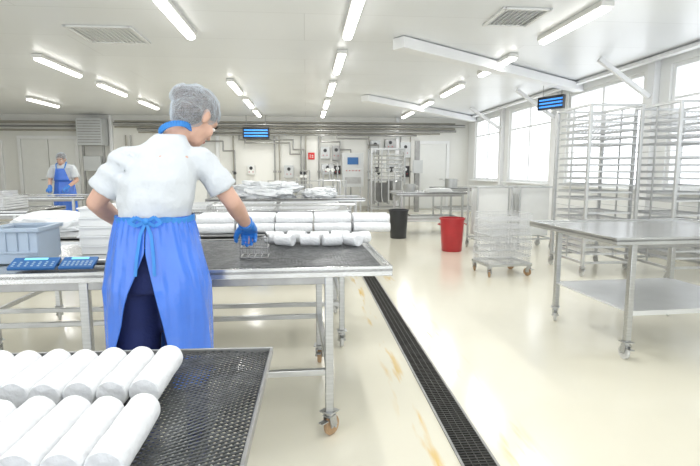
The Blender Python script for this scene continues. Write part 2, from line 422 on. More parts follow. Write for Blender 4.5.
mb.box((RX+.1,(RY+NY)/2,WZ0/2),(.2,RY-NY,WZ0)); mb.box((RX+.1,(RY+NY)/2,(WZ1+CZ)/2),(.2,RY-NY,CZ-WZ1))
ys=[NY]+[y for w_ in sorted(wins) for y in w_]+[RY]
for i in range(0,len(ys),2): mb.box((RX+.1,(ys[i]+ys[i+1])/2,(WZ0+WZ1)/2),(.2,ys[i+1]-ys[i],WZ1-WZ0))
struct(mb.obj('wall_right',wallr_m,smooth=False),'white wall with a row of large windows','wall')
for k,(a,b) in enumerate(wins):
    mb=MB(); t=.06; x=RX+.08
    mb.box((x,a+t/2,(WZ0+WZ1)/2),(.08,t,WZ1-WZ0)); mb.box((x,b-t/2,(WZ0+WZ1)/2),(.08,t,WZ1-WZ0))
    mb.box((x,(a+b)/2,WZ0+t/2),(.08,b-a-2*t,t)); mb.box((x,(a+b)/2,WZ1-t/2),(.08,b-a-2*t,t))
    mb.box((x,(a+b)/2,(WZ0+WZ1)/2),(.06,.06,WZ1-WZ0-2*t)); mb.box((x,(a+b)/2,WZ1-.5),(.05,b-a-2*t,.04))
    ww=struct(mb.obj('window_%d'%(k+1),frame_m,bevel=.004),'large white framed window letting in bright daylight','window')
    MB().box((RX+.085,(a+b)/2,(WZ0+WZ1)/2),(.006,b-a-2*t,WZ1-WZ0-2*t)).obj('window_glass',glass,ww)
    struct(MB().box((RX-.05,(a+b)/2,WZ0-.02),(.18,b-a+.1,.035)).obj('trim_%d'%(k+1),frame_m,bevel=.005),'white window sill','window sill')
struct(MB().box((RX-.015,(RY+NY)/2,.06),(.03,RY-NY,.12)).obj('baseboard_right',base_m,smooth=False),'grey cove baseboard','baseboard')
struct(MB().box(((RX+LX)/2,RY-.015,.06),(RX-LX-.1,.03,.12)).obj('baseboard_back',base_m,smooth=False),'grey cove baseboard','baseboard')
def door(n,x0,x1,z1,dbl):
    mb=MB(); y=RY-.03
    mb.box((x0-.05,y,z1/2),(.1,.07,z1)); mb.box((x1+.05,y,z1/2),(.1,.07,z1)); mb.box(((x0+x1)/2,y,z1+.05),(x1-x0+.2,.07,.1))
    o=struct(mb.obj('door_%d'%n,frame_m,bevel=.004),'white industrial door with metal frame','door')
    xs=[(x0,(x0+x1)/2),((x0+x1)/2,x1)] if dbl else [(x0,x1)]
    for a,b in xs:
        MB().box(((a+b)/2,y+.0,z1/2+.005),(b-a-.02,.04,z1-.02)).obj('door_leaf',door_m,o,bevel=.004)
        MB().tube([(b-.12,y-.03,1.0),(b-.12,y-.07,1.0),(b-.24,y-.07,1.0)],.012).obj('door_handle',steel,o)
door(1,-8.75,-7.15,2.25,True); door(2,-10.3,-9.4,2.1,False); door(3,3.75,4.65,2.15,False)
tn=20
def trim(mb,label):
    global tn; tn+=1
    return struct(mb.obj('trim_%d'%tn,beam_m,bevel=.006),label,'beam')
trim(MB().bar((1.2,6.6,2.92),(5.38,9.7,2.90),.20,.14),'white painted ceiling beam running diagonally')
trim(MB().bar((1.35,11.6,2.92),(5.38,15.9,2.90),.22,.14),'white painted ceiling beam running diagonally')
for y in (4.47,7.5,10.5,13.5):
    trim(MB().box((RX-.05,y,CZ/2),(.10,.16,CZ-.01)),'white wall column between windows')
    trim(MB().bar((RX-.11,y,2.42),(4.45,y,2.97),.07,.07),'white diagonal knee brace')
trim(MB().box((RX-.19,6.5,2.95),(.12,18,.05)),'white cable tray along the wall')
for x in (-6.05,-2.8,3.0): trim(MB().box((x,RY-.04,1.5),(.10,.08,2.99)),'cream wall post')
# ---------------------------------------------------------------- ceiling lights
ll=thing('ceiling_light','long white fluorescent batten light on the ceiling','ceiling light',(0,0,CZ),0,'fluorescent ceiling lights')
MB().box((0,0,-.03),(.14,1.42,.055)).obj('lamp_housing',lamp_h,ll,bevel=.006)
mb=MB()
mb.loft([((0,-.68,-.075),(.055,0,0),(0,0,.03)),((0,.68,-.075),(.055,0,0),(0,0,.03))],n=14)
mb.obj('lamp_tube',lamp_e,ll)
LP=[(x,y) for x in (.53,3.05) for y in (5.75,8.05,10.5,12.9,15.1)]+[(-1.4,5.9),(-1.4,10.5),(-1.4,12.9),(-1.4,15.1),(-3.93,8.7),(-3.95,11.0),(-3.95,13.4),(-6.4,13.2),(-6.4,10.6),(-6.4,8.0)]+[(.53,3.4),(.53,1.1),(-1.4,3.5),(-1.4,1.1),(3.05,3.4),(-3.93,4.0)]
for i,(x,y) in enumerate(LP):
    if i==0: ll.location=(x,y,CZ)
    else: copy_thing(ll,(x,y,CZ))
    la=bpy.data.lights.new('tube_light','AREA'); la.shape='RECTANGLE'; la.size=.12; la.size_y=1.3; la.energy=16; la.color=(1,.995,.98)
    lo=bpy.data.objects.new('tube_light',la); COL.objects.link(lo); lo.location=(x,y,CZ-.13)
def vent(x,y,w,d,lm):
    e=thing('ceiling_vent','square white louvred air vent in the ceiling','air vent',(x,y,CZ-.002),0)
    mb=MB(); mb.box((0,-d/2,-.012),(w,.04,.024));mb.box((0,d/2,-.012),(w,.04,.024));mb.box((-w/2,0,-.012),(.04,d+.04,.024));mb.box((w/2,0,-.012),(.04,d+.04,.024)); mb.obj('vent_frame',vent_m,e,bevel=.004)
    mb=MB(); n=int(w/.055)
    for i in range(n): mb.bar((-w/2+(i+.5)*w/n,-d/2+.02,-.012),(-w/2+(i+.5)*w/n,d/2-.02,-.012),.026,.006)
    mb.obj('vent_louvres',lm,e)
vent(2.35,5.65,.5,.6,vent_d); vent(-2.45,6.8,.75,.75,vent_m)
# ---------------------------------------------------------------- caster / tables
def caster_mesh():
    mb=MB(); mb.box((0,0,.128),(.07,.07,.006)); mb.cyl((0,0,.105),(0,0,.125),.022)
    mb.bar((-.021,0,.105),(-.021,.012,.05),.005,.045,up=(0,1,0)); mb.bar((.021,0,.105),(.021,.012,.05),.005,.045,up=(0,1,0))
    mb.box((0,0,.104),(.048,.05,.006)); mb.cyl((-.03,.015,.05),(.03,.015,.05),.007)
    mb.box((0,-.045,.085),(.03,.04,.006))
    return mb.mesh('caster',steel)
def wheel_mesh(mat):
    R=Matrix.Rotation(math.pi/2,3,'Y')
    return MB().lathe([(0,-.014),(.028,-.014),(.034,-.011),(.046,-.011),(.05,-.006),(.05,.006),(.046,.011),(.034,.011),(.028,.014),(0,.014)],(0,.015,.05),24,R).mesh('wheel',mat)
CM=caster_mesh(); WM=wheel_mesh(wheel_m); WR=wheel_mesh(wheel_r)
def add_leg(e,x,y,h,mat=steel,cr=.5,sz=.04,wm=None,zb=.13):
    lg=MB().box((0,0,(zb+h)/2),(sz,sz,h-zb)).obj('leg',mat,e,(x,y,0),bevel=.004)
    put('caster',CM,lg,rot=(0,0,cr)); put('wheel',wm or WM,lg,rot=(0,0,cr))
    return lg
def table(loc,w,d,h,legx,rz=0,label='',rail=.33,shelf=None,inset=.05,wm=None,topmat=steel_top,name='work_table',lip=.012,yin=None):
    e=thing(name,label,'table',loc,rz)
    mb=MB(); mb.box((0,0,h-.008),(w,d,.016))
    for s in(-1,1):
        mb.box((0,s*(d/2-.006),h-.016),(w,.012,.04)); mb.box((s*(w/2-.006),0,h-.016),(.012,d-.024,.04))
        mb.box((0,s*(d/2-.006),h+lip/2),(w,.012,lip)); mb.box((s*(w/2-.006),0,h+lip/2),(.012,d-.024,lip))
    mb.obj('table_top',topmat,e,bevel=.002)
    yl=d/2-(yin or inset)
    mb=MB()
    for s in (-1,1): mb.bar((legx[0],s*yl,h-.05),(legx[-1],s*yl,h-.05),.03,.05)
    for x in legx: mb.bar((x,-yl,h-.05),(x,yl,h-.05),.03,.05)
    mb.obj('under_frame',steel_d,e,bevel=.003)
    for x in legx:
        for s in(-1,1): add_leg(e,x,s*yl,h-.025,cr=random.uniform(-.9,.9),wm=wm)
    if rail:
        mb=MB()
        for s in(-1,1): mb.bar((legx[0],s*yl,rail),(legx[-1],s*yl,rail),.03,.03)
        for x in legx: mb.bar((x,-yl,rail),(x,yl,rail),.03,.03)
        mb.obj('lower_rail',steel,e,bevel=.003)
    if shelf: 
        mb=MB(); mb.box(((legx[0]+legx[-1])/2,0,shelf),(legx[-1]-legx[0]+.03,2*yl+.03,.012))
        for s in(-1,1): mb.box(((legx[0]+legx[-1])/2,s*(yl+.01),shelf-.01),(legx[-1]-legx[0]+.03,.012,.035))
        mb.obj('shelf',steel_sh,e,bevel=.002)
    return e
H1=.84
table((-.91,2.77,0),2.60,1.02,H1,[-1.20,-.10,1.00],math.radians(1.5),'long stainless steel work table with raised rim on casters',rail=.33,inset=.04,wm=WR)
table((-.95,4.0,0),2.8,.98,H1,[-1.2,0,1.2],0,'long stainless steel table loaded with rows of white cheese logs')
table((-.75,6.1,0),2.5,1.0,H1,[-1.1,1.1],0,'stainless steel table holding white draining mats')
table((-.3,8.1,0),2.4,1.0,.86,[-1.05,1.05],0,'stainless steel table piled with white cheesecloth bundles')
table((-4.2,6.2,0),2.3,.9,H1,[-1.0,1.0],0,'stainless steel table carrying stacked white trays')
table((-5.1,9.4,0),2.6,.9,H1,[-1.1,1.1],0,'stainless steel table in front of a worker')
table((2.69,3.62,0),1.48,1.14,.855,[-.53,.55],math.radians(3),'shiny stainless steel table with a lower shelf on casters',rail=None,shelf=.34,inset=.12)
table((2.5,10.2,0),1.45,.9,.85,[-.62,.62],0,'stainless steel table with utensils and white sheets',shelf=.3)
table((3.9,12.6,0),1.3,.9,.85,[-.55,.55],0,'stainless steel table near the windows',shelf=.3)
# ---------------------------------------------------------------- cheese rolls
def roll_mesh(seed,L=.205,r=.0330):
    mb=MB(); prof=[(0,-L/2+.002),(r*.5,-L/2+.0005),(r*.90,-L/2),(r*.98,-L/2+.003)]
    n=20
    prof+=[(r,-L/2+.010+(L-.020)*i/n) for i in range(n+1)]
    prof+=[(r*.98,L/2-.003),(r*.90,L/2),(r*.5,L/2-.0005),(0,L/2-.002)]
    mb.lathe(prof,seg=32,R=Matrix.Rotation(math.pi/2,3,'X'))
    for v in mb.bm.verts:
        q=v.co*16+V((seed*7,0,0)); f=1+.035*noise.noise(q)+.022*noise.noise(v.co*70+V((seed,0,0)))-.012
        v.co.x*=f; v.co.z*=f; v.co.y+=.003*noise.noise(v.co*35+V((0,seed*3,0)))
    return mb.mesh('cheese_roll',cheese)
RM=[roll_mesh(i) for i in range(5)]
RL=[roll_mesh(i+9,.27,.036) for i in range(3)]
RS=[roll_mesh(i+5,.115,.036) for i in range(3)]
def roll(x,y,z,rz,label,group,ms=None):
    ms=ms or RM
    o=put('cheese_roll',random.choice(ms),None,(x,y,z),(0,0,rz))
    return tag(o,label,'cheese',group)
# ---------------------------------------------------------------- foreground draining rack
FZ=.80
def diag_all(w,d,z,step,t,h,ratio=.62,wob=0):
    mb=MB(); k=-(w/2+d/2/ratio)
    while k<(w/2+d/2/ratio):
        for sg in(1,-1):
            f=lambda y:k+sg*y/ratio
            g=lambda x:(x-k)*ratio*sg
            a=[f(-d/2),-d/2]; b=[f(d/2),d/2]
            if a[0]>b[0]: a,b=b,a
            if b[0]<=-w/2 or a[0]>=w/2: continue
            if a[0]<-w/2: a=[-w/2,g(-w/2)]
            if b[0]>w/2: b=[w/2,g(w/2)]
            n=max(1,int((b[0]-a[0])/.07)) if wob else 1
            P=[]
            for i in range(n+1):
                x=a[0]+(b[0]-a[0])*i/n; y=a[1]+(b[1]-a[1])*i/n
                P.append(V((x,y,z+sg*h*.3+wob*noise.noise(V((x*6,y*6,0))))))
            for p,q in zip(P,P[1:]): mb.bar(p,q,t,h)
        k+=step
    return mb
e=thing('draining_rack','low steel draining table topped with dark expanded mesh','rack',(-.82,.83,0),math.radians(-1.2))
w,d=1.42,1.14
mb=MB()
for s in(-1,1):
    mb.box((0,s*(d/2-.004),FZ-.008),(w,.008,.020)); mb.box((s*(w/2-.004),0,FZ-.008),(.008,d-.016,.020))
mb.obj('rim',steel_d,e,bevel=.002)
diag_all(w-.018,d-.018,FZ-.010,.0215,.0045,.0025,wob=.014,ratio=.66).obj('mesh_deck',dark,e,smooth=False)
mb=MB()
for i in range(7): 
    x=-w/2+.1+i*(w-.2)/6; mb.bar((x,-d/2+.02,FZ-.030),(x,d/2-.02,FZ-.030),.012,.014)
mb.obj('support_bars',steel_d,e)
for x in(-w/2+.22,w/2-.22):
    for y in(-d/2+.2,d/2-.2): add_leg(e,x,y,FZ-.037,cr=.4)
mb=MB()
for s in(-1,1): mb.bar((-w/2+.22,s*(d/2-.2),.3),(w/2-.22,s*(d/2-.2),.3),.03,.03); mb.bar((s*(w/2-.22),-d/2+.2,.3),(s*(w/2-.22),d/2-.2,.3),.03,.03)
mb.obj('lower_rail',steel,e,bevel=.003)
for i in range(10): roll(-.345-i*.0660,1.14+random.uniform(-.01,.01),FZ+.034,random.uniform(-.015,.015),'white cheese log lying in a row on dark mesh','cheese logs on the draining rack')
for i in range(9): roll(-.322-i*.0660,.868+random.uniform(-.008,.008),FZ+.034,random.uniform(-.015,.015),'white cheese log lying in a row on dark mesh','cheese logs on the draining rack')
# ---------------------------------------------------------------- mats and rolls on main table
TR=math.radians(1.5)
e=thing('draining_mat','grey metal mesh draining mat on the steel table','mat',(-.29,2.77,H1+.001),TR)
diag_all(1.26,.92,.006,.034,.006,.004,wob=.004).obj('mat_mesh',greym,e,smooth=False)
PZ=H1+.050
for x,y,a in [(-.20,3.08,80),(-.06,3.10,68),(.08,3.06,96),(.21,3.09,75),(.33,3.03,110),(-.13,2.96,60),(.02,2.95,85),(.15,2.94,100),(.27,2.93,35)]:
    roll(x,y,PZ,math.radians(a),'short white cheese piece lying on a mesh mat','cheese pieces on the work table',RS)
for y in (3.66,3.76,3.86,3.96):
    for i in range(5):
        roll(-.66+i*.285+random.uniform(-.005,.005),y,H1+.040,math.pi/2+random.uniform(-.02,.02),'long white cheese log in a packed row on steel table','cheese logs on the second table',RL)
for y in (3.71,3.81,3.91):
    for i in range(5):
        if y>3.9 and i==4: continue
        roll(-.66+i*.285+random.uniform(-.005,.005),y,H1+.100,math.pi/2,'long white cheese log stacked on a packed row','cheese logs on the second table',RL)
def stand(loc,w,d,h,label,mat=steel):
    e=thing('grid_stand',label,'wire stand',loc)
    for sx in(-1,1):
        for sy in(-1,1): MB().cyl((sx*w/2,sy*d/2,0),(sx*w/2,sy*d/2,h),.005,seg=8).obj('leg',mat,e)
    mb=MB(); P=[(-w/2,-d/2,h),(w/2,-d/2,h),(w/2,d/2,h),(-w/2,d/2,h),(-w/2,-d/2,h)]
    mb.tube(P,.006,8)
    n=int(w/.06)
    for i in range(1,n): mb.cyl((-w/2+w*i/n,-d/2,h),(-w/2+w*i/n,d/2,h),.0025,seg=6)
    mb.obj('top_grid',mat,e)
stand((-.18,4.33,H1+.001),1.2,.1,.16,'thin steel wire stand behind a row of logs')
stand((.02,8.45,.861),1.3,.12,.26,'tall thin wire stand on a steel table')
# upright wire basket held by the worker
e=thing('wire_basket','small upright steel wire basket gripped by the worker','basket',(-.275,2.575,H1+.014))
mb=MB()
for z in(.005,.055,.105):
    mb.tube([(-.06,-.045,z),(.075,-.045,z),(.075,.07,z),(-.06,.07,z),(-.06,-.045,z)],.0038,6)
for i in range(5):
    x=-.06+.135*i/4
    for y in(-.045,.07): mb.cyl((x,y,.005),(x,y,.105),.0025,seg=6)
    mb.cyl((x,-.045,.005),(x,.07,.005),.0025,seg=6)
mb.obj('basket_body',steel_d,e)
MB().tube([(-.06,0,.105),(-.06,-.03,.135),(.06,-.03,.135),(.075,0,.105)],.006,8).obj('handle',steel_d,e)
# ---------------------------------------------------------------- crate, scale
e=thing('plastic_crate','pale blue translucent plastic crate on the work table','crate',(-1.43,2.66,H1+.001),.05)
mb=MB(); W,D,Hh=.23,.26,.17
for s in(-1,1):
    mb.box((0,s*(D/2-.006),Hh/2+.004),(W,.012,Hh)); mb.box((s*(W/2-.006),0,Hh/2+.004),(.012,D-.024,Hh))
mb.box((0,0,.008),(W-.02,D-.02,.012))
mb.obj('crate_body',crate_m,e,bevel=.004)
mb=MB()
for s in(-1,1):
    mb.box((0,s*(D/2+.006),Hh),(W+.03,.014,.02)); mb.box((s*(W/2+.006),0,Hh),(.014,D,.02)); mb.box((0,s*(D/2+.004),.06),(W,.008,.012))
    for i in range(4): mb.box((-W/2+.04+i*.05,s*(D/2+.004),.11),(.006,.008,.10))
mb.obj('crate_rim',crate_m,e,bevel=.003)
def mould_meshes(w,d,h):
    mb=MB(); t=.006
    for s in(-1,1):
        mb.box((0,s*(d/2-t/2),h/2),(w,t,h)); mb.box((s*(w/2-t/2),0,h/2),(t,d-2*t,h))
    mb.box((0,0,.004),(w-2*t,d-2*t,.006)); a=mb.mesh('mould_body',whitep)
    mb=MB()
    for s in(-1,1): mb.box((0,s*(d/2+.004),h-.004),(w+.02,.012,.008)); mb.box((s*(w/2+.004),0,h-.004),(.012,d,.008))
    return a,mb.mesh('mould_rim',frame_m)
MA,MR=mould_meshes(.24,.22,.05)
def mould(loc,rz,label,group):
    e=thing('cheese_mould',label,'mould',loc,rz,group); put('mould_body',MA,e); put('mould_rim',MR,e)
for i in range(5): mould((-1.115+random.uniform(-.006,.006),2.93,H1+.002+i*.0515),.05+random.uniform(-.05,.05),'shallow white plastic mould stacked on the work table','stacked moulds on the work table')
for i in range(4): mould((-1.36,4.05,H1+.002+i*.0515),random.uniform(-.05,.05),'shallow white plastic mould stacked on a steel table','stacked moulds on the second table')
for i in range(3): mould((-1.08,4.05,H1+.002+i*.0515),random.uniform(-.03,.03),'shallow white plastic mould stacked on a steel table','stacked moulds on the second table')
e=thing('weighing_scale','low digital scale with blue keypad panels and platform','scale',(-1.13,2.42,H1+.013),TR)
MB().box((0,.05,.020),(.46,.12,.018)).obj('scale_platform',steel,e,bevel=.005)
MB().box((0,.04,.007),(.44,.10,.012)).obj('scale_base',blackp,e,bevel=.004)
for nm,x0,x1 in (('keypad',-.20,.0),('keypad',.015,.165)):
    R=Matrix.Rotation(math.radians(24),3,'X')
    k=MB().box(((x0+x1)/2,-.075,.026),(x1-x0,.085,.014),R).obj(nm,panel_b,e,bevel=.003)
    c=V(((x0+x1)/2,-.075,.026)); mb=MB()
    for i in range(7):
        for j in range(3): mb.box(c+R@V((-(x1-x0)/2+.018+i*(x1-x0-.036)/6,-.026+j*.014,.0075)),(.010,.006,.002),R)
    mb.obj('keys',key_m,k)
    MB().box(c+R@V((0,.028,.0075)),((x1-x0)*.5,.014,.003),R).obj('display',screen_e,k)
def lump(name,loc,s,mat,label,cat,seed,amp=.12,fr=3,group=None,pw=.7):
    mb=MB(); bmesh.ops.create_icosphere(mb.bm,subdivisions=5,radius=1)
    for v in mb.bm.verts:
        p=v.co.copy(); f=1+amp*noise.fractal(p*fr/2+V((seed*9.1,0,0)),.8,2,4)
        q=V((abs(p.x)**pw*(1 if p.x>0 else -1),abs(p.y)**pw*(1 if p.y>0 else -1),abs(p.z)**.8*(1 if p.z>0 else -1)))*f
        if q.z<-.75: q.z=-.75
        v.co=V((q.x*s[0],q.y*s[1],(q.z+.75)*s[2]))
    o=mb.obj(name,mat,None,loc); return tag(o,label,cat,group)
lump('cheesecloth_sack',(-1.95,4.02,H1+.001),(.25,.2,.08),cloth_w,'white cheesecloth bundle on a steel table','sack',7)
lump('cheesecloth_heap',(-.66,8.1,.861),(.50,.24,.145),cloth_w,'wide loose heap of white cheesecloth on a steel table','sack',3,.34,5,pw=.8)
lump('cheesecloth_bundle',(.22,8.1,.861),(.26,.22,.09),cloth_w,'low white cheesecloth bundle on a steel table','sack',5,.25,4)
# ---------------------------------------------------------------- trays
def tray_meshes(w,d,mat):
    mb=MB()
    for s in(-1,1): mb.box((0,s*d/2,.010),(w,.012,.020)); mb.box((s*w/2,0,.010),(.012,d-.012,.020))
    a=mb.mesh('tray_rim',mat)
    mb=MB(); n=int(w/.045)
    for i in range(1,n): mb.bar((-w/2+w*i/n,-d/2,.004),(-w/2+w*i/n,d/2,.004),.003,.003)
    n=int(d/.09)
    for i in range(1,n): mb.bar((-w/2,-d/2+d*i/n,.007),(w/2,-d/2+d*i/n,.007),.003,.003)
    return a,mb.mesh('tray_grid',mat)
def crate_meshes(w,d,h):
    mb=MB(); rect=lambda z:[(-w/2,-d/2,z),(w/2,-d/2,z),(w/2,d/2,z),(-w/2,d/2,z),(-w/2,-d/2,z)]
    mb.tube(rect(h-.004),.004,6); mb.tube(rect(.005),.004,6); a=mb.mesh('basket_rim',wire_r)
    mb=MB(); n=int(w/.035)
    for i in range(n+1):
        x=-w/2+w*i/n
        P=[(x,-d/2,h-.004),(x,-d/2,.004),(x,d/2,.004),(x,d/2,h-.004)]
        for p,q in zip(P,P[1:]): mb.bar(p,q,.003,.003)
    n=int(d/.04)
    for i in range(1,n):
        y=-d/2+d*i/n
        P=[(-w/2,y,h-.004),(-w/2,y,.006),(w/2,y,.006),(w/2,y,h-.004)]
        for p,q in zip(P,P[1:]): mb.bar(p,q,.003,.003)
    for k in(.33,.66):
        r=rect(h*k)
        for p,q in zip(r,r[1:]): mb.bar(p,q,.003,.003)
    return a,mb.mesh('basket_wires',wire_w)
TA,TB=tray_meshes(.56,.72,wire_r); TE,TF=tray_meshes(.7,.5,wire_w); TC=crate_meshes(.54,.46,.085)
def tray(loc,ms,label,group,rz=0,nm=('wire_tray','tray_rim','tray_grid')):
    e=thing(nm[0],label,'tray',loc,rz,group); put(nm[1],ms[0],e); put(nm[2],ms[1],e); return e
def rack(x,y,label,rz=0):
    e=thing('rack_trolley',label,'rack trolley',(x,y,0),rz)
    w,d,h=.64,.78,2.08
    for sx in(-1,1):
        for sy in(-1,1): add_leg(e,sx*w/2,sy*d/2,h,cr=random.uniform(-1,1),sz=.036,mat=steel_r)
    for z,nm in((.17,'bottom_frame'),(h-.015,'top_frame')):
        mb=MB()
        for s in(-1,1): mb.bar((-w/2,s*d/2,z),(w/2,s*d/2,z),.025,.03); mb.bar((s*w/2,-d/2,z),(s*w/2,d/2,z),.025,.03)
        mb.obj(nm,steel_r,e,bevel=.003)
    n=21; sp=.084
    for s in(-1,1):
        mb=MB()
        for i in range(n):
            z=.26+i*sp
            mb.bar((s*(w/2-.022),-d/2+.02,z),(s*(w/2-.022),d/2-.02,z),.03,.006)
        mb.bar((s*(w/2-.004),0,.17),(s*(w/2-.004),0,h-.02),.012,.02)
        mb.obj('runners',steel_r,e)
    for i in range(n):
        if i in (7,15) : continue
        tray(V((x,y,.264+i*sp)),(TA,TB),'pale grey wire tray slid into a rack trolley','trays in the rack trolleys',rz)
rack(3.68,6.15,'tall steel rack trolley full of wire trays',0)
rack(4.50,5.75,'tall steel rack trolley full of wire trays near the windows',0)
e=thing('tray_dolly','low wheeled steel dolly carrying stacked wire baskets','dolly',(2.45,6.05,0),.1)
mb=MB()
for s in(-1,1): mb.bar((-.28,s*.23,.145),(.28,s*.23,.145),.03,.03); mb.bar((s*.28,-.23,.145),(s*.28,.23,.145),.03,.03)
mb.bar((0,-.23,.145),(0,.23,.145),.03,.03)
mb.obj('dolly_frame',steel,e,bevel=.003)
for sx in(-1,1):
    for sy in(-1,1):
        c=put('caster',CM,e,(sx*.26,sy*.21,0),(0,0,sx*.6)); put('wheel',WR,c)
for i in range(7):
    tray((2.45+random.uniform(-.01,.01),6.05,.162+i*.088),TC,'white wire basket stacked on a low wheeled dolly','stacked baskets on the dolly',.1,('wire_crate','basket_rim','basket_wires'))
for i in range(5): tray((-3.75,6.2,H1+.013+i*.03),(TE,TF),'white draining tray stacked on a steel table','stacked trays on the side table')
for i in range(4): tray((-4.55,6.2,H1+.013+i*.03),(TE,TF),'white draining tray stacked on a steel table','stacked trays on the side table')
for i in range(2): tray((-1.5,6.1,H1+.013+i*.03),(TE,TF),'white draining tray stacked on a long steel table','stacked trays on the third table')
for i in range(2): tray((-.73,6.1,H1+.013+i*.03),(TE,TF),'white draining tray stacked on a long steel table','stacked trays on the third table')
for i in range(2): tray((.04,6.1,H1+.013+i*.03),(TE,TF),'white draining tray stacked on a long steel table','stacked trays on the third table')
for i in range(3): tray((-5.6,9.4,H1+.013+i*.03),(TE,TF),'white tray stacked in front of a worker','stacked trays in front of the worker')
for i in range(3):
    tag(MB().box((2.72,10.2,.87+i*.022),(.5-.04*i,.45,.018)).obj('cutting_board',whitep,bevel=.004),'white plastic board lying on a steel table','board','white boards on the far table')
def pot(loc,r,h,mat,label,cat='pot'):
    e=thing('steel_pot',label,cat,loc)
    MB().lathe([(0,0),(r*.95,0),(r,.01),(r,h),(r*1.06,h),(r*1.06,h+.006),(r*.97,h+.006),(r*.97,.012),(0,.012)]).obj('pot_body',mat,e)
    for s in(-1,1): MB().tube([(s*r,-.04,h*.8),(s*(r+.035),-.04,h*.8),(s*(r+.035),.04,h*.8),(s*r,.04,h*.8)],.006,8).obj('handle',mat,e)
pot((2.1,10.1,.851),.12,.16,steel,'small stainless pot on a steel table')
pot((3.7,12.6,.851),.16,.22,steel,'stainless pot on a steel table')
# wheeled panel trolleys with thin upright white panels
def panel_trolley(x,y,w,h,label):
    e=thing('panel_trolley',label,'trolley',(x,y,0)); d=.5
    for sx in(-1,1):
        for sy in(-1,1): add_leg(e,sx*(w/2-.02),sy*(d/2-.02),h,cr=random.uniform(-1,1),sz=.03,mat=steel_r)
    for z,nm in((.18,'bottom_frame'),(h-.015,'top_frame')):
        mb=MB()
        for s in(-1,1): mb.bar((-w/2+.02,s*(d/2-.02),z),(w/2-.02,s*(d/2-.02),z),.025,.025); mb.bar((s*(w/2-.02),-d/2+.02,z),(s*(w/2-.02),d/2-.02,z),.025,.025)
        mb.obj(nm,steel_r,e,bevel=.003)
    for i in range(3): MB().box((0,-.14+i*.14,(h+.22)/2),(w-.09,.012,h-.24)).obj('panel',whitep,e,bevel=.003)
panel_trolley(3.00,8.0,.60,1.04,'steel trolley holding thin upright white panels')
panel_trolley(3.72,8.05,.60,1.04,'steel trolley holding thin upright white panels')
def bin_(x,y,r,h,mat,label):
    e=thing('waste_bin',label,'bin',(x,y,0))
    MB().lathe([(0,0),(r*.80,0),(r*.83,.01),(r*.97,h-.04),(r*.97,h-.02),(r*.93,h-.02),(r*.79,.03),(0,.03)],seg=32).obj('bin_body',mat,e)
    MB().lathe([(r*.94,h-.03),(r*1.05,h-.03),(r*1.06,h-.015),(r*1.04,h),(r*.95,h),(r*.94,h-.03)],seg=32).obj('bin_rim',mat,e)
    for s in(-1,1): MB().tube([(s*r*.98,-.05,h*.82),(s*(r+.03),-.045,h*.8),(s*(r+.03),.045,h*.8),(s*r*.98,.05,h*.82)],.008,8).obj('handle',mat,e)
bin_(2.34,7.85,.195,.54,red_m,'red tapered plastic bin standing on the floor')
bin_(1.76,9.45,.185,.55,blackp,'black tapered plastic bin standing on the floor')
# ---------------------------------------------------------------- floor drain
e=thing('floor_drain','long black slotted drainage channel set in the floor','drain',(.755,0,0))
Y0,Y1=.2,11.5
mb=MB()
for s in(-1,1): mb.box((s*.078,(Y0+Y1)/2,.003),(.012,Y1-Y0,.008))
mb.obj('channel_edge',steel_d,e)
MB().box((0,(Y0+Y1)/2,.0012),(.146,Y1-Y0,.0022)).obj('channel_bed',black,e)
mb=MB(); n=int((Y1-Y0)/.022)
for i in range(n): mb.box((0,Y0+.011+i*.022,.0055),(.14,.006,.004))
for x in(-.035,0,.035): mb.box((x,(Y0+Y1)/2,.0058),(.004,Y1-Y0,.004))
mb.obj('drain_grate',M('grate_metal',(.06,.058,.052),.4,.6,.25,12),e,smooth=False)
# ---------------------------------------------------------------- back wall equipment
PP=[(2.80,.03,.10,-5.9,4.9),(2.72,.045,.22,-5.9,5.2),(2.63,.03,.12,-5.9,4.9),(2.55,.035,.22,-5.2,4.9),(2.47,.022,.1,-5.2,4.4),(2.41,.03,.2,-4.4,3.6),(2.76,.04,.14,-10.8,-6.95),(2.64,.03,.12,-10.8,-6.95),(2.52,.03,.16,-10.8,-6.95)]
for i,(z,r,y,x0,x1) in enumerate(PP):
    e=thing('wall_pipe','horizontal pipe clipped along the back wall','pipe',(0,RY-y,z),0,'wall pipes')
    MB().cyl((x0,0,0),(x1,0,0),r,seg=12).obj('pipe_body',pipe_m if i%2==0 else pipe_g,e)
    mb=MB(); k=x0+.4
    while k<x1: mb.box((k,y/2-.01,0),(.03,y-.02,r*1.2)); k+=1.6
    mb.obj('pipe_clip',steel_d,e)
for i,(x,z1) in enumerate([(-5.6,2.38),(-5.45,2.38),(-2.3,2.38),(-1.0,2.38),(-.85,2.38),(-.15,2.38),(.0,2.38),(.42,2.38),(2.05,2.38),(3.1,2.38),(3.42,2.38)]):
    e=thing('drop_pipe','thin vertical pipe running down the back wall','pipe',(x,RY-.08,0),0,'vertical drop pipes')
    MB().cyl((0,0,0),(0,0,z1),.022,seg=10).obj('pipe_body',pipe_g if i%2 else pipe_m,e)
    MB().cyl((-.05,0,1.25),(.05,0,1.25),.03).obj('valve',steel_d,e)
